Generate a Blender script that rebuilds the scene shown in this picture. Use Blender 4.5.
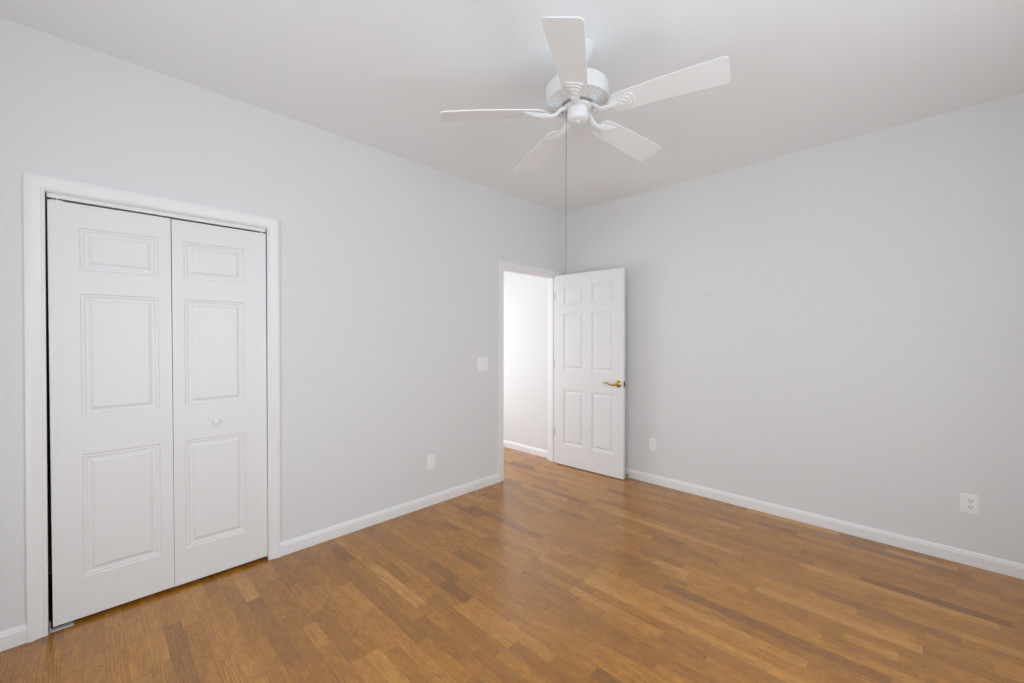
import bpy, bmesh, math, random
from mathutils import Vector, Matrix
random.seed(7)
for o in list(bpy.data.objects):
    bpy.data.objects.remove(o, do_unlink=True)
S = bpy.context.scene
C = S.collection
PI = math.pi

# ------------------------------------------------------------------ camera
FPX, PITCH, ROLL, YAW = 415.94, -0.0075, 0.0006, 0.7779
CAM = Vector((2.8694, -3.73, 1.3687))
H = 2.767
F = Vector((-math.sin(YAW)*math.cos(PITCH), math.cos(YAW)*math.cos(PITCH), math.sin(PITCH)))
RT = Vector((math.cos(YAW), math.sin(YAW), 0))
UP = RT.cross(F)
RT2 = RT*math.cos(ROLL) + UP*math.sin(ROLL)
UP2 = -RT*math.sin(ROLL) + UP*math.cos(ROLL)
cd = bpy.data.cameras.new('camera'); cam = bpy.data.objects.new('camera', cd); C.objects.link(cam)
cd.sensor_fit = 'HORIZONTAL'; cd.sensor_width = 36.0; cd.lens = FPX/1024*36.0
cd.clip_start = 0.02
m = Matrix((RT2, UP2, -F)).transposed().to_4x4(); m.translation = CAM
cam.matrix_world = m
S.camera = cam

# ------------------------------------------------------------------ world, daylight, exposure
w = bpy.data.worlds.new('sky'); S.world = w; w.use_nodes = True
bg = w.node_tree.nodes['Background']; bg.inputs[0].default_value = (0.80, 0.88, 1.0, 1); bg.inputs[1].default_value = 1.0

def area(name, loc, direction, sx, sy, watts, col=(1, 1, 1), spread=PI):
    d = bpy.data.lights.new(name, 'AREA'); d.shape = 'RECTANGLE'; d.size = sx; d.size_y = sy
    d.energy = watts; d.color = col; d.spread = spread
    o = bpy.data.objects.new(name, d); C.objects.link(o); o.location = loc
    o.rotation_euler = Vector(direction).to_track_quat('-Z', 'Y').to_euler()
    return o
RX, RY = 3.75, -4.45            # room extents: x 0..RX, y RY..0
HX, HY = -1.75, -2.62           # hallway extents
area('daylight_south', (2.0, RY-0.16, 1.35), (0, 1, 0.05), 1.9, 1.7, 24, (0.87, 0.957, 1.0))
area('daylight_east', (RX+0.16, -2.6, 1.35), (-1, 0, 0.06), 2.2, 1.7, 45, (0.87, 0.957, 1.0))
area('daylight_hallway', (HX-0.16, -1.25, 1.25), (1, 0, 0), 1.5, 1.9, 45, (0.93, 0.97, 1.0))
S.view_settings.view_transform = 'Standard'; S.view_settings.look = 'None'
S.view_settings.gamma = 1.0; S.view_settings.use_curve_mapping = False
S.view_settings.exposure = 0.0
S.cycles.max_bounces = 16; S.cycles.diffuse_bounces = 10; S.cycles.transparent_max_bounces = 12

# ------------------------------------------------------------------ materials
def new_mat(name):
    mt = bpy.data.materials.new(name); mt.use_nodes = True
    nt = mt.node_tree
    return mt, nt, nt.nodes['Principled BSDF']
def lnk(nt, a, b): nt.links.new(a, b)

def paint(name, col, rough, bump_scale=180, bump=0.02, spec=0.4, stretch=(1, 1, 1)):
    mt, nt, b = new_mat(name)
    b.inputs['Base Color'].default_value = (*col, 1); b.inputs['Roughness'].default_value = rough
    b.inputs['Specular IOR Level'].default_value = spec
    tc = nt.nodes.new('ShaderNodeTexCoord'); mp = nt.nodes.new('ShaderNodeMapping')
    mp.inputs['Scale'].default_value = stretch
    no = nt.nodes.new('ShaderNodeTexNoise'); no.inputs['Scale'].default_value = bump_scale; no.inputs['Detail'].default_value = 3
    bp = nt.nodes.new('ShaderNodeBump'); bp.inputs['Strength'].default_value = bump; bp.inputs['Distance'].default_value = 0.01
    lnk(nt, tc.outputs['Object'], mp.inputs['Vector']); lnk(nt, mp.outputs[0], no.inputs['Vector'])
    lnk(nt, no.outputs[0], bp.inputs['Height']); lnk(nt, bp.outputs[0], b.inputs['Normal'])
    return mt
def metal(name, col, rough, met=1.0):
    mt, nt, b = new_mat(name)
    b.inputs['Base Color'].default_value = (*col, 1); b.inputs['Roughness'].default_value = rough
    b.inputs['Metallic'].default_value = met
    no = nt.nodes.new('ShaderNodeTexNoise'); no.inputs['Scale'].default_value = 60
    mr = nt.nodes.new('ShaderNodeMapRange'); mr.inputs['To Min'].default_value = rough*0.8; mr.inputs['To Max'].default_value = rough*1.25
    lnk(nt, no.outputs[0], mr.inputs['Value']); lnk(nt, mr.outputs[0], b.inputs['Roughness'])
    return mt

M_WALL = paint('wall_paint', (0.765, 0.772, 0.780), 0.62, 160, 0.03)
M_HALL = paint('hall_wall_paint', (0.76, 0.76, 0.76), 0.6, 160, 0.03)
M_CEIL = paint('ceiling_paint', (0.870, 0.893, 0.912), 0.9, 120, 0.04, 0.2)
M_TRIM = paint('trim_paint', (0.86, 0.86, 0.865), 0.35, 40, 0.01, 0.5, (1, 1, 0.2))
M_DOOR = paint('door_paint', (0.83, 0.83, 0.835), 0.38, 30, 0.05, 0.5, (6, 6, 0.35))
M_FAN = paint('fan_enamel', (0.80, 0.81, 0.82), 0.32, 30, 0.0, 0.5)
M_BLADE = paint('fan_blade_white', (0.83, 0.84, 0.85), 0.5, 60, 0.04, 0.4)
M_PLATE = paint('plate_plastic', (0.91, 0.91, 0.91), 0.3, 30, 0.0, 0.5)
M_DARK = paint('dark_slot', (0.05, 0.045, 0.04), 0.6, 30, 0.0)
M_FLY = paint('dark_grey_enamel', (0.30, 0.30, 0.31), 0.5, 30, 0.0)
M_RUBBER = paint('dark_rubber', (0.06, 0.055, 0.055), 0.6, 30, 0.0)
M_BRASS = metal('polished_brass', (0.55, 0.42, 0.13), 0.25)
M_BRONZE = metal('aged_brass', (0.22, 0.17, 0.10), 0.45)
M_STEEL = metal('zinc_steel', (0.70, 0.71, 0.72), 0.35)
M_HINGE = metal('satin_hinge', (0.66, 0.66, 0.66), 0.5, 0.2)
M_CHAIN = metal('grey_bead_chain', (0.28, 0.28, 0.28), 0.5, 0.6)

def floor_mat():
    mt, nt, b = new_mat('oak_strip_parquet')
    N = nt.nodes
    def math_(op, a, bb=None, c=None):
        n = N.new('ShaderNodeMath'); n.operation = op
        for i, v in enumerate((a, bb, c)):
            if v is None: continue
            if isinstance(v, (int, float)): n.inputs[i].default_value = v
            else: lnk(nt, v, n.inputs[i])
        return n.outputs[0]
    geo = N.new('ShaderNodeNewGeometry'); sp = N.new('ShaderNodeSeparateXYZ'); lnk(nt, geo.outputs['Position'], sp.inputs[0])
    X, Y = sp.outputs[0], sp.outputs[1]
    W = 0.0655
    v = math_('DIVIDE', math_('ADD', Y, 20.0), W)
    row = math_('FLOOR', v)
    wr = N.new('ShaderNodeTexWhiteNoise'); wr.noise_dimensions = '1D'; lnk(nt, row, wr.inputs['W'])
    sr = N.new('ShaderNodeSeparateColor'); lnk(nt, wr.outputs['Color'], sr.inputs[0])
    L = math_('MULTIPLY_ADD', sr.outputs[0], 0.20, 0.30)
    u0 = math_('ADD', math_('DIVIDE', X, L), math_('MULTIPLY', sr.outputs[1], 37.0))
    u = math_('ADD', u0, math_('MULTIPLY', math_('SINE', math_('MULTIPLY_ADD', u0, 2.3, math_('MULTIPLY', sr.outputs[2], 6.0))), 0.33))
    cell = math_('FLOOR', u)
    cv = N.new('ShaderNodeCombineXYZ'); lnk(nt, row, cv.inputs[0]); lnk(nt, cell, cv.inputs[1])
    wc = N.new('ShaderNodeTexWhiteNoise'); wc.noise_dimensions = '3D'; lnk(nt, cv.outputs[0], wc.inputs['Vector'])
    sc = N.new('ShaderNodeSeparateColor'); lnk(nt, wc.outputs['Color'], sc.inputs[0])
    # strip tone
    cr = N.new('ShaderNodeValToRGB'); lnk(nt, sc.outputs[0], cr.inputs[0])
    e = cr.color_ramp.elements
    pts = [(0.0, (0.265, 0.104, 0.013)), (0.08, (0.330, 0.132, 0.016)), (0.35, (0.390, 0.158, 0.018)), (0.75, (0.440, 0.180, 0.021)), (0.95, (0.480, 0.208, 0.029)), (1.0, (0.545, 0.255, 0.050))]
    e[0].position, e[0].color = pts[0][0], (*pts[0][1], 1); e[1].position, e[1].color = pts[-1][0], (*pts[-1][1], 1)
    for p, c_ in pts[1:-1]:
        el = e.new(p); el.color = (*c_, 1)
    # grain, different in every strip
    gx = math_('ADD', math_('MULTIPLY', X, 3.4), math_('MULTIPLY', sc.outputs[1], 91.0))
    gy = math_('ADD', math_('MULTIPLY', Y, 26.0), math_('MULTIPLY', sc.outputs[2], 53.0))
    gv = N.new('ShaderNodeCombineXYZ'); lnk(nt, gx, gv.inputs[0]); lnk(nt, gy, gv.inputs[1])
    g1 = N.new('ShaderNodeTexNoise'); g1.inputs['Scale'].default_value = 1.6; g1.inputs['Detail'].default_value = 6; g1.inputs['Roughness'].default_value = 0.62; g1.inputs['Distortion'].default_value = 0.6
    lnk(nt, gv.outputs[0], g1.inputs['Vector'])
    # cathedral figure: wavy rings
    wv = N.new('ShaderNodeTexWave'); wv.wave_type = 'RINGS'; wv.inputs['Scale'].default_value = 1.1; wv.inputs['Distortion'].default_value = 9.0; wv.inputs['Detail'].default_value = 3; wv.inputs['Detail Scale'].default_value = 1.4
    lnk(nt, gv.outputs[0], wv.inputs['Vector'])
    fig = math_('MULTIPLY', math_('GREATER_THAN', sc.outputs[1], 0.45), 0.30)
    g2 = N.new('ShaderNodeTexNoise'); g2.inputs['Scale'].default_value = 9; g2.inputs['Detail'].default_value = 4
    lnk(nt, gv.outputs[0], g2.inputs['Vector'])
    gr = math_('ADD', math_('MULTIPLY_ADD', g1.outputs[0], 0.60, 0.68), math_('MULTIPLY', math_('SUBTRACT', wv.outputs['Fac'], 0.5), fig))
    gr = math_('ADD', gr, math_('MULTIPLY', math_('SUBTRACT', g2.outputs[0], 0.5), 0.40))
    # a few knots
    vo = N.new('ShaderNodeTexVoronoi'); vo.voronoi_dimensions = '2D'; vo.inputs['Scale'].default_value = 1.5; lnk(nt, geo.outputs['Position'], vo.inputs['Vector'])
    kn = N.new('ShaderNodeMapRange'); kn.inputs['From Min'].default_value = 0.003; kn.inputs['From Max'].default_value = 0.014; kn.inputs['To Min'].default_value = 0.35; kn.inputs['To Max'].default_value = 1.0
    lnk(nt, vo.outputs['Distance'], kn.inputs['Value'])
    gr = math_('MULTIPLY', gr, kn.outputs[0])
    # soft mottling and fine pores
    m1 = N.new('ShaderNodeTexNoise'); m1.inputs['Scale'].default_value = 1.0; m1.inputs['Detail'].default_value = 6; m1.inputs['Roughness'].default_value = 0.7; m1.inputs['Distortion'].default_value = 0.8
    mv = N.new('ShaderNodeCombineXYZ'); lnk(nt, math_('ADD', math_('MULTIPLY', X, 14.0), math_('MULTIPLY', sc.outputs[2], 70.0)), mv.inputs[0]); lnk(nt, math_('MULTIPLY', Y, 30.0), mv.inputs[1])
    lnk(nt, mv.outputs[0], m1.inputs['Vector'])
    gr = math_('MULTIPLY', gr, math_('MULTIPLY_ADD', m1.outputs[0], 1.15, 0.43))
    m2 = N.new('ShaderNodeTexNoise'); m2.inputs['Scale'].default_value = 1.0; m2.inputs['Detail'].default_value = 2
    m2v = N.new('ShaderNodeCombineXYZ'); lnk(nt, math_('MULTIPLY', X, 40.0), m2v.inputs[0]); lnk(nt, math_('MULTIPLY', Y, 260.0), m2v.inputs[1]); lnk(nt, m2v.outputs[0], m2.inputs['Vector'])
    pr = N.new('ShaderNodeMapRange'); pr.inputs['From Min'].default_value = 0.24; pr.inputs['From Max'].default_value = 0.42; pr.inputs['To Min'].default_value = 0.72; pr.inputs['To Max'].default_value = 1.0
    lnk(nt, m2.outputs[0], pr.inputs['Value']); gr = math_('MULTIPLY', gr, pr.outputs[0])
    # joints
    fv = math_('FRACT', v); fu = math_('FRACT', u)
    ev = math_('MULTIPLY', math_('MINIMUM', fv, math_('SUBTRACT', 1.0, fv)), W)
    eu = math_('MULTIPLY', math_('MINIMUM', fu, math_('SUBTRACT', 1.0, fu)), L)
    jt = math_('MINIMUM', ev, eu)
    jm = N.new('ShaderNodeMapRange'); jm.inputs['From Min'].default_value = 0.0003; jm.inputs['From Max'].default_value = 0.0014; jm.inputs['To Min'].default_value = 0.70; jm.inputs['To Max'].default_value = 1.0
    lnk(nt, jt, jm.inputs['Value'])
    gr = math_('MULTIPLY', gr, jm.outputs[0])
    mx = N.new('ShaderNodeVectorMath'); mx.operation = 'SCALE'; lnk(nt, cr.outputs[0], mx.inputs[0]); lnk(nt, gr, mx.inputs['Scale'])
    lnk(nt, mx.outputs[0], b.inputs['Base Color'])
    ro = N.new('ShaderNodeMapRange'); ro.inputs['To Min'].default_value = 0.15; ro.inputs['To Max'].default_value = 0.24
    lnk(nt, g1.outputs[0], ro.inputs['Value']); lnk(nt, ro.outputs[0], b.inputs['Roughness'])
    b.inputs['Specular IOR Level'].default_value = 0.9
    bp = N.new('ShaderNodeBump'); bp.inputs['Strength'].default_value = 0.25; bp.inputs['Distance'].default_value = 0.002
    lnk(nt, gr, bp.inputs['Height']); lnk(nt, bp.outputs[0], b.inputs['Normal'])
    return mt
M_FLOOR = floor_mat()

def glass_mat():
    mt = bpy.data.materials.new('window_glass'); mt.use_nodes = True; nt = mt.node_tree
    nt.nodes.clear(); o = nt.nodes.new('ShaderNodeOutputMaterial'); mx = nt.nodes.new('ShaderNodeMixShader'); mx.inputs[0].default_value = 0.06
    t = nt.nodes.new('ShaderNodeBsdfTransparent'); g = nt.nodes.new('ShaderNodeBsdfGlossy'); g.inputs['Roughness'].default_value = 0.02
    lnk(nt, t.outputs[0], mx.inputs[1]); lnk(nt, g.outputs[0], mx.inputs[2]); lnk(nt, mx.outputs[0], o.inputs[0])
    return mt
M_GLASS = glass_mat()

# ------------------------------------------------------------------ helpers
def obj(name, bm, mat, parent=None, smooth=False, bevel=0.0, auto=0.6):
    bmesh.ops.recalc_face_normals(bm, faces=bm.faces)
    me = bpy.data.meshes.new(name); bm.to_mesh(me); bm.free()
    me.materials.append(mat)
    o = bpy.data.objects.new(name, me); C.objects.link(o)
    if smooth:
        me.polygons.foreach_set('use_smooth', [True]*len(me.polygons))
        if auto:
            for e in me.edges: pass
            me.set_sharp_from_angle(angle=auto)
    if bevel:
        b = o.modifiers.new('bevel', 'BEVEL'); b.width = bevel; b.segments = 3; b.limit_method = 'ANGLE'
    if parent: o.parent = parent
    return o
def tag(o, label, cat, group=None, kind=None):
    o['label'] = label; o['category'] = cat
    if group: o['group'] = group
    if kind: o['kind'] = kind
    return o
def struct(o, label, cat): return tag(o, label, cat, kind='structure')
def empty(name, loc, rz=0.0):
    o = bpy.data.objects.new(name, None); C.objects.link(o); o.location = loc; o.rotation_euler = (0, 0, rz)
    o.empty_display_size = 0.1
    return o
def box(bm, x0, x1, y0, y1, z0, z1):
    vs = [bm.verts.new((x, y, z)) for x in (x0, x1) for y in (y0, y1) for z in (z0, z1)]
    for f in ((0, 1, 3, 2), (4, 6, 7, 5), (0, 4, 5, 1), (2, 3, 7, 6), (0, 2, 6, 4), (1, 5, 7, 3)):
        bm.faces.new([vs[i] for i in f])
def lathe(bm, prof, seg=48, mat=Matrix.Identity(4)):
    rings = []
    for r, z in prof:
        if r < 1e-6: rings.append([bm.verts.new(mat @ Vector((0, 0, z)))])
        else: rings.append([bm.verts.new(mat @ Vector((r*math.cos(2*PI*k/seg), r*math.sin(2*PI*k/seg), z))) for k in range(seg)])
    for a, b in zip(rings, rings[1:]):
        for k in range(seg):
            k2 = (k+1) % seg
            if len(a) == 1 and len(b) == 1: continue
            if len(a) == 1: bm.faces.new((a[0], b[k], b[k2]))
            elif len(b) == 1: bm.faces.new((a[k], b[0], a[k2]))
            else: bm.faces.new((a[k], b[k], b[k2], a[k2]))
def tube(bm, pts, radii, seg=12, flat=1.0, side=None):
    """swept tube through pts; flat squashes it along the third axis"""
    pts = [Vector(p) for p in pts]; rings = []
    for i, p in enumerate(pts):
        t = (pts[min(i+1, len(pts)-1)] - pts[max(i-1, 0)]).normalized()
        s = Vector(side) if side else (Vector((0, 0, 1)) if abs(t.z) < 0.9 else Vector((1, 0, 0))).cross(t)
        s = (s - t*s.dot(t)).normalized(); n = t.cross(s)
        r = radii[i] if isinstance(radii, (list, tuple)) else radii
        rings.append([bm.verts.new(p + s*r*math.cos(2*PI*k/seg) + n*r*flat*math.sin(2*PI*k/seg)) for k in range(seg)])
    for a, b in zip(rings, rings[1:]):
        for k in range(seg): bm.faces.new((a[k], a[(k+1) % seg], b[(k+1) % seg], b[k]))
    bm.faces.new(rings[0]); bm.faces.new(list(reversed(rings[-1])))
def prism(bm, outline, z0, z1, xf=lambda p: p):
    a = [bm.verts.new(xf(Vector((x, y, z0)))) for x, y in outline]; b = [bm.verts.new(xf(Vector((x, y, z1)))) for x, y in outline]
    n = len(a)
    bm.faces.new(a); bm.faces.new(list(reversed(b)))
    for k in range(n): bm.faces.new((a[k], b[k], b[(k+1) % n], a[(k+1) % n]))
def smooth_path(pts, n=6):
    pts = [Vector(p) for p in pts]; out = []
    P = [pts[0]] + pts + [pts[-1]]
    for i in range(1, len(P)-2):
        for k in range(n):
            t = k/n
            a, b, c, d = P[i-1], P[i], P[i+1], P[i+2]
            out.append(0.5*((2*b) + (c-a)*t + (2*a-5*b+4*c-d)*t*t + (3*b-a-3*c+d)*t**3))
    out.append(pts[-1]); return out

# ------------------------------------------------------------------ room shell
T = 0.12
CY0, CY1, CZ = -3.871, -2.963, 2.047     # closet opening
EY0, EY1, EZ = -0.940, -0.118, 2.045     # entry opening
bm = bmesh.new(); box(bm, HX-T, RX+T, RY-T, T, -0.06, 0)
struct(obj('floor', bm, M_FLOOR), 'honey brown oak strip parquet floor running through the room and hallway', 'floor')
bm = bmesh.new(); box(bm, HX-T, RX+T, RY-T, T, H, H+0.08)
struct(obj('ceiling', bm, M_CEIL), 'smooth plain off-white ceiling above the fan', 'ceiling')
def wall_pieces(spans):
    bm = bmesh.new()
    for s in spans: box(bm, *s)
    return bm
struct(obj('wall_left', wall_pieces([(-T, 0, RY-T, CY0-.006, 0, H), (-T, 0, CY0-.006, CY1+.005, CZ, H), (-T, 0, CY1+.005, EY0, 0, H), (-T, 0, EY0, EY1, EZ, H), (-T, 0, EY1, 0, 0, H)]), M_WALL),
       'plain pale grey wall holding the closet and the open doorway', 'wall')
struct(obj('wall_right', wall_pieces([(-T, RX+T, 0, T, 0, H)]), M_WALL), 'plain pale grey wall behind the open door, with two outlets near the floor', 'wall')
# walls behind the camera, each with a window opening
def holed(axis, c0, c1, a0, a1, w0, w1, z0, z1):
    pcs = [(a0, w0, 0, H), (w1, a1, 0, H), (w0, w1, 0, z0), (w0, w1, z1, H)]
    if axis == 'y': return [(p[0], p[1], c0, c1, p[2], p[3]) for p in pcs]
    return [(c0, c1, p[0], p[1], p[2], p[3]) for p in pcs]
struct(obj('wall_front', wall_pieces(holed('y', RY-T, RY, 0, RX+T, 1.05, 2.95, 0.5, 2.2)), M_WALL), 'pale grey window wall behind the viewpoint', 'wall')
struct(obj('wall_rear', wall_pieces(holed('x', RX, RX+T, RY, 0, -3.7, -1.5, 0.5, 2.2)), M_WALL), 'pale grey window wall beside the viewpoint', 'wall')
# hallway
HN = -0.052
struct(obj('wall_hallway', wall_pieces([(HX-T, -T, HN, T, 0, H), (HX-T, -T, HY-T, HY, 0, H)] + holed('x', HX-T, HX, HY, HN, -2.0, -0.5, 0.3, 2.2)), M_HALL),
       'bright white hallway wall seen through the doorway', 'wall')
bm = bmesh.new()
box(bm, -0.78, -0.72, -4.2, HY-T, 0, H); box(bm, -0.72, -T, -4.2, -4.14, 0, H)
struct(obj('wall_closet', bm, M_WALL), 'inside walls of the closed closet', 'wall')

def window(name, axis, c, w0, w1, z0, z1, label):
    bm = bmesh.new(); s = 0.05
    def bx(a0, a1, za, zb, d0, d1):
        if axis == 'y': box(bm, a0, a1, c+d0, c+d1, za, zb)
        else: box(bm, c+d0, c+d1, a0, a1, za, zb)
    bx(w0, w0+s, z0, z1, -.03, .03); bx(w1-s, w1, z0, z1, -.03, .03); bx(w0+s, w1-s, z0, z0+s, -.03, .03); bx(w0+s, w1-s, z1-s, z1, -.03, .03)
    zm = (z0+z1)/2; bx(w0+s, w1-s, zm-.02, zm+.02, -.025, .025)
    o = struct(obj(name, bm, M_TRIM), label, 'window')
    bm = bmesh.new()
    bx(w0+s, w1-s, z0+s, zm-.02, -.003, .003); bx(w0+s, w1-s, zm+.02, z1-s, -.003, .003)
    obj('window_glass', bm, M_GLASS, o)
window('window_1', 'y', RY-.06, 1.05, 2.95, .5, 2.2, 'white sash window behind the viewpoint')
window('window_2', 'x', RX+.06, -3.7, -1.5, .5, 2.2, 'white sash window in the wall beside the viewpoint')
window('window_3', 'x', HX-.06, -2.0, -.5, .3, 2.2, 'white sash window at the far end of the hallway')

# baseboards: profile (thickness, height)
BP = [(0, 0), (0.013, 0), (0.013, 0.060), (0.0105, 0.064), (0.0095, 0.070), (0.006, 0.079), (0.003, 0.082), (0, 0.082)]
def base_run(bm, p0, p1, n):
    p0, p1, n = Vector(p0), Vector(p1), Vector(n)
    a = [bm.verts.new((p0.x+n.x*t, p0.y+n.y*t, z)) for t, z in BP]; b = [bm.verts.new((p1.x+n.x*t, p1.y+n.y*t, z)) for t, z in BP]
    k = len(a)
    for i in range(k): bm.faces.new((a[i], a[(i+1) % k], b[(i+1) % k], b[i]))
    bm.faces.new(a); bm.faces.new(list(reversed(b)))
CW = 0.064
def baseboard(name, runs, label):
    bm = bmesh.new()
    for r in runs: base_run(bm, *r)
    return struct(obj(name, bm, M_TRIM), label, 'baseboard')
baseboard('baseboard_left', [((0, RY), (0, CY0-CW), (1, 0)), ((0, CY1+CW), (0, EY0-CW), (1, 0))], 'white moulded baseboard along the closet wall')
baseboard('baseboard_right', [((0.0, 0), (RX, 0), (0, -1))], 'white moulded baseboard along the wall behind the open door')
baseboard('baseboard_front', [((0, RY), (RX, RY), (0, 1))], 'white baseboard under the window behind the viewpoint')
baseboard('baseboard_rear', [((RX, RY), (RX, 0), (-1, 0))], 'white baseboard under the window beside the viewpoint')
baseboard('baseboard_hallway', [((HX, HN), (-T-.018, HN), (0, -1)), ((HX, HY), (HX, HN), (1, 0)), ((HX, HY), (-T, HY), (0, 1)), ((-T, HY), (-T, EY0-CW), (-1, 0))],
          'bright white baseboard in the hallway beyond the doorway')

# casings: profile (distance out from opening, thickness)
CP = [(0, 0), (0, 0.009), (0.004, 0.0115), (0.010, 0.0115), (0.014, 0.009), (0.020, 0.0105), (0.032, 0.0135), (0.044, 0.0175), (0.058, 0.0185), (0.064, 0.016), (0.064, 0)]
def casing(bm, ya, yb, zt, xf, clip=None):
    rows = []
    for u, t in CP:
        yo = yb+u if clip is None else min(yb+u, clip)
        rows.append([bm.verts.new(xf(ya-u, t, 0)), bm.verts.new(xf(ya-u, t, zt+u)), bm.verts.new(xf(yo, t, zt+u)), bm.verts.new(xf(yo, t, 0))])
    for a, b in zip(rows, rows[1:]+rows[:1]):
        for k in range(3): bm.faces.new((a[k], a[k+1], b[k+1], b[k]))
    bm.faces.new([r[0] for r in rows]); bm.faces.new([r[3] for r in reversed(rows)])
# closet casing and jamb liner
bm = bmesh.new()
casing(bm, CY0, CY1, CZ, lambda y, t, z: Vector((t, y, z)))
struct(obj('trim_1', bm, M_TRIM, smooth=True, auto=0.5), 'white moulded casing framing the closet opening', 'door casing')
bm = bmesh.new(); J = 0.006
box(bm, -T, -0.0, CY0-.007, CY0-.004+.0005, 0, CZ); box(bm, -T, -0.0, CY1+.002, CY1+.006, 0, CZ); box(bm, -T, 0, CY0, CY1, CZ-.004, CZ+.001)
struct(obj('trim_2', bm, M_TRIM), 'thin white jamb lining the closet opening', 'door jamb')
# entry casing, jamb with stop
bm = bmesh.new()
casing(bm, EY0, EY1, EZ, lambda y, t, z: Vector((t, y, z)))
casing(bm, EY0, EY1, EZ, lambda y, t, z: Vector((-T-t, y, z)), clip=HN-.001)
struct(obj('trim_3', bm, M_TRIM, smooth=True, auto=0.5), 'white moulded casing around the open doorway', 'door casing')
bm = bmesh.new()
box(bm, -T, 0, EY0-.002, EY0+.002, 0, EZ); box(bm, -T, 0, EY1-.002, EY1+.002, 0, EZ); box(bm, -T, 0, EY0, EY1, EZ-.003, EZ+.001)
box(bm, -.075, -.042, EY0+.002, EY0+.012, 0, EZ); box(bm, -.075, -.042, EY1-.012, EY1-.002, 0, EZ); box(bm, -.075, -.042, EY0, EY1, EZ-.013, EZ)
jamb = struct(obj('trim_4', bm, M_TRIM), 'white doorway jamb with its door stop strip', 'door jamb')
bm = bmesh.new(); box(bm, -.033, -.006, EY0+.002, EY0+.0045, .895, .952); box(bm, -.006, .004, EY0+.0015, EY0+.0045, .91, .937)
sp = obj('strike_plate', bm, M_BRONZE, jamb); sp['label'] = 'dull brass strike plate'

# small filled spot on the right wall
bm = bmesh.new(); lathe(bm, [(0, .0025), (.005, .002), (.008, .0008), (.009, 0)], 20, Matrix.Translation((1.546, 0, 1.739)) @ Matrix.Rotation(PI/2, 4, 'X'))
o = obj('wall_anchor', bm, paint('filler_spot', (.62, .62, .62), .7), None, True)
tag(o, 'tiny round filled anchor spot high on the wall behind the open door', 'wall anchor')

# ------------------------------------------------------------------ panelled leaves
RING = [(0, 0), (.005, .0050), (.013, .0042), (.019, .0085), (.029, .0085), (.043, .0015)]
def panel_face(bm, w, h, panels, y, sgn):
    """flat face at local y with sunk moulded panels; sgn = direction into the leaf"""
    us = sorted({0, w} | {p[0] for p in panels} | {p[1] for p in panels}); zs = sorted({0, h} | {p[2] for p in panels} | {p[3] for p in panels})
    pc = {(round(p[0], 4), round(p[2], 4)) for p in panels}
    for i in range(len(us)-1):
        for k in range(len(zs)-1):
            u0, u1, z0, z1 = us[i], us[i+1], zs[k], zs[k+1]
            if (round(u0, 4), round(z0, 4)) in pc:
                rings = []
                for ins, d in RING:
                    rings.append([bm.verts.new((a, y+sgn*d, b)) for a, b in ((u0+ins, z0+ins), (u1-ins, z0+ins), (u1-ins, z1-ins), (u0+ins, z1-ins))])
                for a, b in zip(rings, rings[1:]):
                    for q in range(4): bm.faces.new((a[q], a[(q+1) % 4], b[(q+1) % 4], b[q]))
                bm.faces.new(rings[-1])
            else:
                bm.faces.new([bm.verts.new(p) for p in ((u0, y, z0), (u1, y, z0), (u1, y, z1), (u0, y, z1))])
def leaf_bm(w, h, th, panels):
    bm = bmesh.new()
    panel_face(bm, w, h, panels, 0, 1); panel_face(bm, w, h, panels, th, -1)
    for (a, b) in (((0, 0), (w, 0)), ((w, 0), (w, h)), ((w, h), (0, h)), ((0, h), (0, 0))):
        n = 1
        bm.faces.new([bm.verts.new(p) for p in ((a[0], 0, a[1]), (a[0], th, a[1]), (b[0], th, b[1]), (b[0], 0, b[1]))])
    bmesh.ops.remove_doubles(bm, verts=bm.verts, dist=1e-5)
    return bm
def emboss(o): return o

# closet bifold door: two leaves hung from a track
LZ = 0.020
door1 = struct(empty('door_1', (0, -3.417, 0)), 'closed white two-leaf bifold closet door with raised panels', 'closet door')
def closet_leaf(y0, y1, pu0, pu1, tilt):
    rows = [(0.212, 0.806), (0.990, 1.583), (1.695, 1.899)]
    bm = leaf_bm(y1-y0, 2.010-LZ, .034, [(pu0-y0, pu1-y0, a-LZ, b-LZ) for a, b in rows])
    o = obj('leaf', bm, M_DOOR, door1)
    o.rotation_mode = 'QUATERNION'
    o.rotation_quaternion = (Matrix.Rotation(tilt, 3, 'X') @ Matrix.Rotation(PI/2, 3, 'Z')).to_quaternion(); o.location = (-.010, y0+3.417, LZ)
    return o
closet_leaf(-3.857, -3.4140, -3.756, -3.4660, 0.0042)
lf = closet_leaf(-3.4125, -2.9620, -3.362, -3.0750, 0.0030)
bm = bmesh.new()   # knob, local leaf coords: face at y=0, outward -y
lathe(bm, [(0, .034), (.008, .0335), (.0135, .031), (.0165, .026), (.0155, .020), (.010, .014), (.0075, .008), (.0095, .003), (.011, 0)], 32,
      Matrix.Translation((-3.223+3.4115, 0, .894-LZ)) @ Matrix.Rotation(PI/2, 4, 'X'))
kn = obj('knob', bm, M_TRIM, lf, True); kn['label'] = 'small round white closet knob'
bm = bmesh.new()
box(bm, -.041, -.014, CY0+.004+3.417, CY1-.004+3.417, 2.022, 2.0425)
obj('track', bm, M_TRIM, door1)
for y, wd in ((-3.835, .020), (-2.985, .012)):
    bm = bmesh.new(); box(bm, -.034, -.022, y-wd+3.417, y+wd+3.417, 2.0105, 2.0165)
    lathe(bm, [(0, 2.008), (.0045, 2.008), (.0045, 2.024), (0, 2.024)], 12, Matrix.Translation((-.020, y+3.417, 0)))
    p = obj('pivot_pin', bm, M_STEEL, door1); p['label'] = 'steel pivot at the top corner of a leaf'
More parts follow.
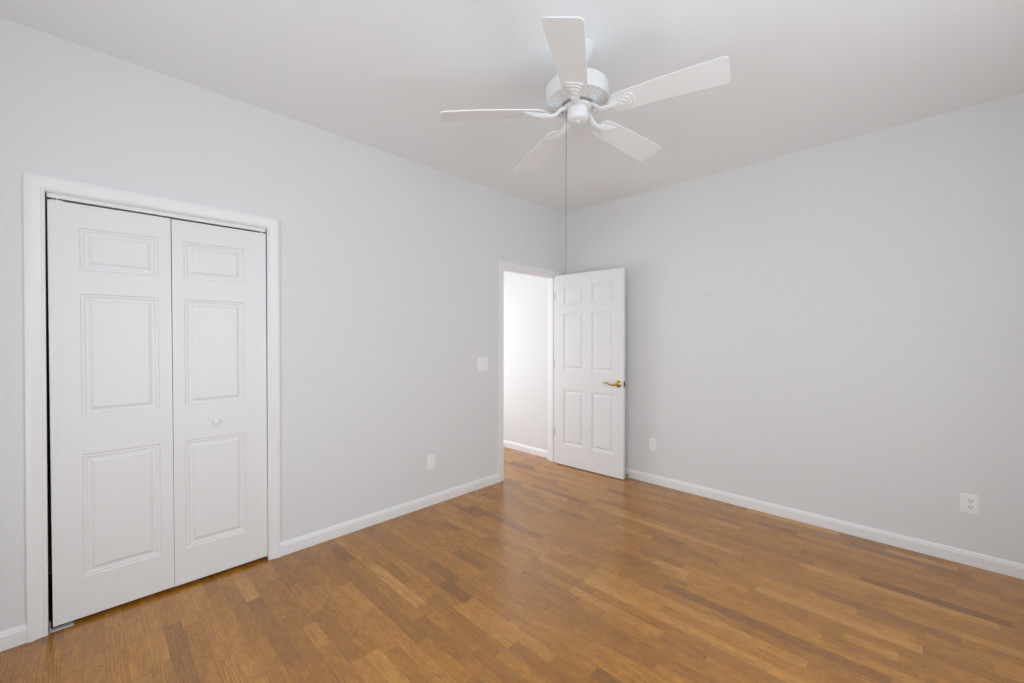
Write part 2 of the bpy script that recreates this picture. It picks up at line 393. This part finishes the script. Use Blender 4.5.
bm = bmesh.new(); box(bm, -.036, -.005, -3.868+3.417, -3.790+3.417, .0, .004); box(bm, -.034, -.010, -3.868+3.417, -3.8655+3.417, .004, .045)
p = obj('floor_bracket', bm, M_HINGE, door1); p['label'] = 'steel floor pivot bracket'

# entry door, standing open into the room
A = Vector((.019, -.159)); ang = math.atan2(.033, .813)
LW, LH, TH = .807, 2.043, .035
rows = [(.222, .815), (1.022, 1.630), (1.716, 1.925)]; cols = [(.104, .358), (.452, .707)]
door2 = obj('door_2', leaf_bm(LW, LH, TH, [(a, b, c, d) for a, b in cols for c, d in rows]), M_DOOR)
door2.location = (A.x, A.y, .008); door2.rotation_euler = (0, 0, ang)
struct(door2, 'open white six-panel door with a brass lever handle', 'door')
def lever(side):
    s = -1 if side == 0 else 1; y0 = 0 if side == 0 else TH
    U, Z = .752, .918
    bm = bmesh.new()
    lathe(bm, [(.0335, 0), (.0335, .003), (.031, .006), (.024, .0085), (.020, .013), (.0135, .016), (.0105, .022), (.0105, .030), (0, .030)], 40,
          Matrix.Translation((U, y0, Z)) @ Matrix.Rotation(PI/2*(-s), 4, 'X'))
    ro = obj('handle_rose', bm, M_BRASS, door2, True); ro['label'] = 'round brass handle rose'
    bm = bmesh.new(); y1 = y0+s*.042
    path = smooth_path([(U, y0+s*.024, Z), (U, y0+s*.038, Z), (U-.012, y1+s*.002, Z-.003), (U-.040, y1+s*.004, Z-.011), (U-.072, y1+s*.002, Z-.006), (U-.105, y1, Z+.006), (U-.138, y1-s*.004, Z+.006), (U-.152, y1-s*.008, Z+.001)], 5)
    n = len(path)
    tube(bm, path, [.0105 if i < 8 else .0105-.0060*(i-8)/(n-8) for i in range(n)], 14)
    le = obj('lever', bm, M_BRASS, ro, True); le['label'] = 'curved brass lever'
lever(0); lever(1)
bm = bmesh.new(); box(bm, LW, LW+.0012, .005, .030, .888, .948); box(bm, LW+.001, LW+.010, .011, .024, .908, .928)
p = obj('latch_plate', bm, M_BRONZE, door2, bevel=.001); p['label'] = 'dull brass latch plate on the door edge'
for z in (1.825, 1.085, .335):
    bm = bmesh.new()
    box(bm, -.0025, 0, .001, TH-.002, z-.045, z+.045)
    lathe(bm, [(0, z-.047), (.0055, z-.047), (.0055, z+.047), (0, z+.047)], 14, Matrix.Translation((-.006, TH+.003, 0)))
    # fixed wing on the jamb, in door coordinates
    c, s_ = math.cos(-ang), math.sin(-ang)
    def loc(x, y): return ((x-A.x)*c-(y-A.y)*s_, (x-A.x)*s_+(y-A.y)*c)
    q = [loc(-.034, EY1-.0045), loc(.008, EY1-.0045), loc(.008, EY1-.002), loc(-.034, EY1-.002)]
    prism(bm, q, z-.045, z+.045)
    p = obj('hinge', bm, M_HINGE, door2); p['label'] = 'steel butt hinge'

# spring door stop on the right baseboard behind the leaf
ds = tag(empty('door_stop', (.828, -.0135, .036)), 'small dark-tipped spring door stop on the baseboard behind the open door', 'door stop')
bm = bmesh.new(); R90 = Matrix.Rotation(PI/2, 4, 'X')
lathe(bm, [(0, 0), (.0105, 0), (.0105, .003), (.006, .006), (0, .006)], 20, R90); obj('base', bm, M_STEEL, ds, True)
bm = bmesh.new(); path = [(math.cos(t)*.0055, -.006-.036*t/(2*PI*11), math.sin(t)*.0055) for t in [i*2*PI/10 for i in range(111)]]
tube(bm, path, .0013, 6); obj('spring', bm, M_STEEL, ds, True)
bm = bmesh.new(); lathe(bm, [(0, .040), (.0085, .040), (.0095, .044), (.0095, .052), (.006, .056), (0, .056)], 20, R90); obj('rubber_tip', bm, M_RUBBER, ds, True)

# ------------------------------------------------------------------ switch and outlets (local: plate in XZ, faces -Y)
def plate(w, h, t=.0055):
    bm = bmesh.new(); rings = []
    for ins, d in ((0, 0), (0, .002), (.004, t), ):
        rings.append([bm.verts.new((sx*(w/2-ins), -d, sz*(h/2-ins))) for sx, sz in ((-1, -1), (1, -1), (1, 1), (-1, 1))])
    for a, b in zip(rings, rings[1:]):
        for q in range(4): bm.faces.new((a[q], a[(q+1) % 4], b[(q+1) % 4], b[q]))
    bm.faces.new(rings[-1]); bm.faces.new(list(reversed(rings[0])))
    return bm
def screw(x, z, root, t=.0055):
    bm = bmesh.new(); lathe(bm, [(.0032, t-.001), (.0032, t+.0005), (.002, t+.001), (0, t+.001)], 12, Matrix.Translation((x, 0, z)) @ R90)
    obj('screw', bm, M_PLATE, root, True)
def outlet(loc, rz, w, h, label, style, dx=0.0):
    r = tag(empty('wall_outlet', loc, rz), label, 'outlet', 'white wall outlets near the floor')
    obj('face_plate', plate(w, h), M_PLATE, r)
    if style == 'duplex':
        for zc in (.0195, -.0195):
            bm = bmesh.new()
            ol = [(dx+.0172*math.copysign(min(1, abs(math.cos(a))*1.0), math.cos(a)), zc+max(-.0118, min(.0118, .0172*math.sin(a)))) for a in [2*PI*k/32 for k in range(32)]]
            prism(bm, ol, .005, .0072, lambda p: Vector((p.x, -p.z, p.y)))
            rc = obj('receptacle', bm, M_PLATE, r)
            bm = bmesh.new()
            box(bm, dx-.0085, dx-.0050, -.0076, -.006, zc-.001, zc+.0088); box(bm, dx+.0050, dx+.0082, -.0076, -.006, zc-.0005, zc+.0082)
            lathe(bm, [(0, .0060), (.0028, .0060), (.0028, .0076), (0, .0076)], 12, Matrix.Translation((dx, 0, zc-.0062)) @ R90)
            obj('slots', bm, M_DARK, rc)
        screw(dx, 0, r, .006)
    else:
        bm = bmesh.new(); box(bm, -.0165, .0165, -.0068, -.004, -.033, .033); rc = obj('receptacle', bm, M_PLATE, r, bevel=.001)
        for zc in (.018, -.018):
            bm = bmesh.new(); box(bm, -.0078, -.0060, -.0071, -.006, zc-.001, zc+.006); box(bm, .0060, .0076, -.0071, -.006, zc, zc+.006)
            obj('slots', bm, paint('grey_slot', (.35, .35, .35), .6), rc)
        screw(0, .048, r); screw(0, -.048, r)
    return r
outlet((3.081, 0, .369), 0, .080, .118, 'white duplex outlet with dark slots, low on the right wall, nearest the photo edge', 'duplex', .004)
outlet((1.061, 0, .366), 0, .072, .116, 'white rectangular outlet low on the wall just beside the open door', 'decor')
outlet((0, -1.763, .352), PI/2, .072, .118, 'white outlet low on the wall between the closet and the doorway', 'decor')
sw = tag(empty('light_switch', (0, -1.200, 1.128), PI/2), 'white double light switch on the wall left of the doorway', 'light switch')
obj('face_plate', plate(.124, .122), M_PLATE, sw)
for x, up in ((-.023, 1), (.023, -1)):
    bm = bmesh.new(); box(bm, x-.0055, x+.0055, -.0068, -.005, -.0125, .0125); obj('toggle_frame', bm, M_PLATE, sw)
    bm = bmesh.new(); prism(bm, [(-.0068, -.009), (-.0068, .009), (-.018, up*.004+up*.008), (-.018, up*.004)] if up > 0 else [(-.0068, -.009), (-.0068, .009), (-.018, -.004), (-.018, -.012)], -.004, .004, lambda p, x=x: Vector((x+p.z, p.x, p.y)))
    obj('toggle', bm, M_PLATE, sw)
    for z in (.03, -.03): screw(x, z, sw)

# ------------------------------------------------------------------ ceiling fan
FX, FY = 1.6681, -2.0544
NV = Vector((-.0259, -.0152, 1)).normalized()
EX = Vector((0, 1, 0)).cross(NV).normalized(); EY = NV.cross(EX)
fan = tag(empty('ceiling_fan', (FX, FY, H)), 'white five-blade ceiling fan with a long pull chain, hanging from the ceiling', 'ceiling fan')
ZB = 2.4372                                    # blade plane at the axis
RM = Matrix((EX, EY, NV)).transposed().to_4x4()
def FM(z): return Matrix.Translation((0, 0, ZB-H)) @ RM @ Matrix.Translation((0, 0, z-ZB))
HM = FM(0)                                      # profile z are room heights
def fl(name, prof, mat, seg=64, parent=fan, auto=.6):
    bm = bmesh.new(); lathe(bm, prof, seg, HM); return obj(name, bm, mat, parent, True, auto=auto)
bm = bmesh.new(); ct = HM @ Vector((0, 0, 2.75))
lathe(bm, [(0, -.070), (.026, -.070), (.040, -.062), (.056, -.046), (.067, -.024), (.070, -.012), (.078, -.008), (.079, 0), (0, 0)], 48, Matrix.Translation((.0105, -.0107, 0)))
obj('canopy', bm, M_FAN, fan, True)
fl('downrod', [(0, 2.60), (.0135, 2.60), (.0135, 2.735), (0, 2.735)], M_FAN, 24)
fl('motor_housing', [(r, z-.022) for r, z in [(0, 2.655), (.030, 2.655), (.036, 2.646), (.060, 2.640), (.100, 2.634), (.132, 2.626), (.148, 2.614), (.152, 2.600), (.152, 2.548), (.148, 2.540), (.143, 2.5385), (.138, 2.5415), (.086, 2.529), (.080, 2.526), (0, 2.526)]], M_FAN, 72)
bm = bmesh.new()
for k in range(36):
    a = 2*PI*k/36; ca, sa = math.cos(a), math.sin(a)
    o0 = len(bm.verts)
    for r, z in ((.090, 2.5075), (.139, 2.5235)):
        for s in (-1, 1):
            for dz in (.001, -.006): bm.verts.new(HM @ Vector((r*ca-s*.0032*sa*(r/.12), r*sa+s*.0032*ca*(r/.12), z+dz)))
    bm.verts.ensure_lookup_table(); V = bm.verts[o0:o0+8]
    for f in ((0, 1, 3, 2), (4, 6, 7, 5), (0, 4, 5, 1), (2, 3, 7, 6), (0, 2, 6, 4), (1, 5, 7, 3)): bm.faces.new([V[i] for i in f])
vr = obj('vent_ribs', bm, M_FAN, fan)
fl('flywheel', [(0, 2.506), (.076, 2.506), (.078, 2.504), (.078, 2.497), (.074, 2.495), (0, 2.495)], M_FLY, 48)
fl('hub_ring', [(0, 2.497), (.066, 2.497), (.070, 2.494), (.070, 2.488), (.066, 2.484), (.052, 2.484), (0, 2.484)], M_FAN, 48)
fl('switch_housing', [(0, 2.500), (.047, 2.500), (.0495, 2.496), (.051, 2.490), (.051, 2.438), (.048, 2.433), (.040, 2.429), (.012, 2.426), (.011, 2.423), (.006, 2.4215), (0, 2.4215)], M_FAN, 48)

TH0 = 5.2526; PT = .2098
def blade_frame(k):
    a = TH0+k*2*PI/5
    d = EX*math.cos(a)+EY*math.sin(a); s = -EX*math.sin(a)+EY*math.cos(a)
    sp_ = s*math.cos(PT)-NV*math.sin(PT); n = d.cross(sp_)
    # local x = out along the blade, y = across (rising side is -y), z = blade normal
    mt = Matrix((d, sp_, n)).transposed().to_4x4(); mt.translation = Vector((0, 0, ZB-H))
    mf = Matrix((d, s, NV)).transposed().to_4x4(); mf.translation = Vector((0, 0, ZB-H))
    return mt, mf
SAG = .020
BH = [(.165, .030), (.172, .041), (.185, .051), (.205, .057)]
for i in range(1, 12): BH.append((.205+(.638-.205)*i/11, .057+(.0735-.057)*i/11))
for i in range(1, 7): t = i/6*PI/2; BH.append((.638+.022*math.sin(t), .0735-.022*(1-math.cos(t))))
for k in range(5):
    mt, mf = blade_frame(k)
    bm = bmesh.new(); lo, up = [], []
    for x, y in BH:          # cross sections along the blade, which sags a little towards its tip
        zs = SAG*(1-((x-.15)/.51)**2)
        lo.append([bm.verts.new(mt @ Vector((x, s_*y, zs))) for s_ in (-1, 1)]); up.append([bm.verts.new(mt @ Vector((x, s_*y, zs+.0055))) for s_ in (-1, 1)])
    for i in range(len(BH)-1):
        bm.faces.new((lo[i][0], lo[i][1], lo[i+1][1], lo[i+1][0])); bm.faces.new((up[i][0], up[i+1][0], up[i+1][1], up[i][1]))
        for q in (0, 1): bm.faces.new((lo[i][q], lo[i+1][q], up[i+1][q], up[i][q]))
    bm.faces.new((lo[0][0], lo[0][1], up[0][1], up[0][0])); bm.faces.new((lo[-1][0], up[-1][0], up[-1][1], lo[-1][1]))
    obj('blade', bm, M_BLADE, fan)
    bm = bmesh.new()
    def tp(r0, r1, w0, w1, z0, z1): prism(bm, [(r0, -w0), (r1-.012, -w1), (r1, -w1+.012), (r1, w1-.012), (r1-.012, w1), (r0, w0)], z0, z1, lambda p: mt @ p)
    for j in range(4):       # pressed plate: nested steps
        tp(.146+.010*j, .272-.017*j, .018-.003*j, .040-.0085*j, SAG-.0063-.0032*j, SAG-.0008-.0032*j)
    pl = obj('blade_bracket', bm, M_FAN, fan, bevel=.0012)
    bm = bmesh.new()
    # S-shaped arm from the flywheel down and out to the bracket
    path = smooth_path([(.056, 0, .052), (.072, 0, .050), (.088, 0, .041), (.103, 0, .026), (.120, 0, .015), (.145, 0, .011), (.185, 0, .010)], 5)
    path = [mf @ p for p in path]; n = len(path)
    side = mf.to_3x3() @ Vector((0, 1, 0))
    tube(bm, path, [.019-.003*math.sin(PI*i/(n-1)) for i in range(n)], 16, .50, side)
    obj('arm', bm, M_FAN, pl, True)
# bead pull chain on the left side of the switch housing
px, py = -RT.x*.0565, -RT.y*.0565
bm = bmesh.new(); prof = []; z = 2.472; n = 0
while z > 1.70:
    prof += [(.0010, z), (.0022, z-.0012), (.0022, z-.0024), (.0010, z-.0036)]; z -= .0042
prof += [(0.001, z)]
lathe(bm, [(0, 2.472)] + prof + [(0, z)], 8, Matrix.Translation((px, py, -H)))
ch = obj('pull_chain', bm, M_CHAIN, fan, True, auto=0)
ch['label'] = 'long thin grey bead pull chain'
bm = bmesh.new(); lathe(bm, [(0, z+.001), (.0018, z+.001), (.0026, z-.006), (.0026, z-.014), (.0015, z-.018), (0, z-.018)], 12, Matrix.Translation((px, py, -H)))
obj('chain_end', bm, M_CHAIN, ch, True)
bm = bmesh.new(); tube(bm, [(px*.8, py*.8, 2.476-H), (px, py, 2.474-H), (px*1.01, py*1.01, 2.468-H)], .0042, 10); obj('chain_guide', bm, M_CHAIN, ch, True)
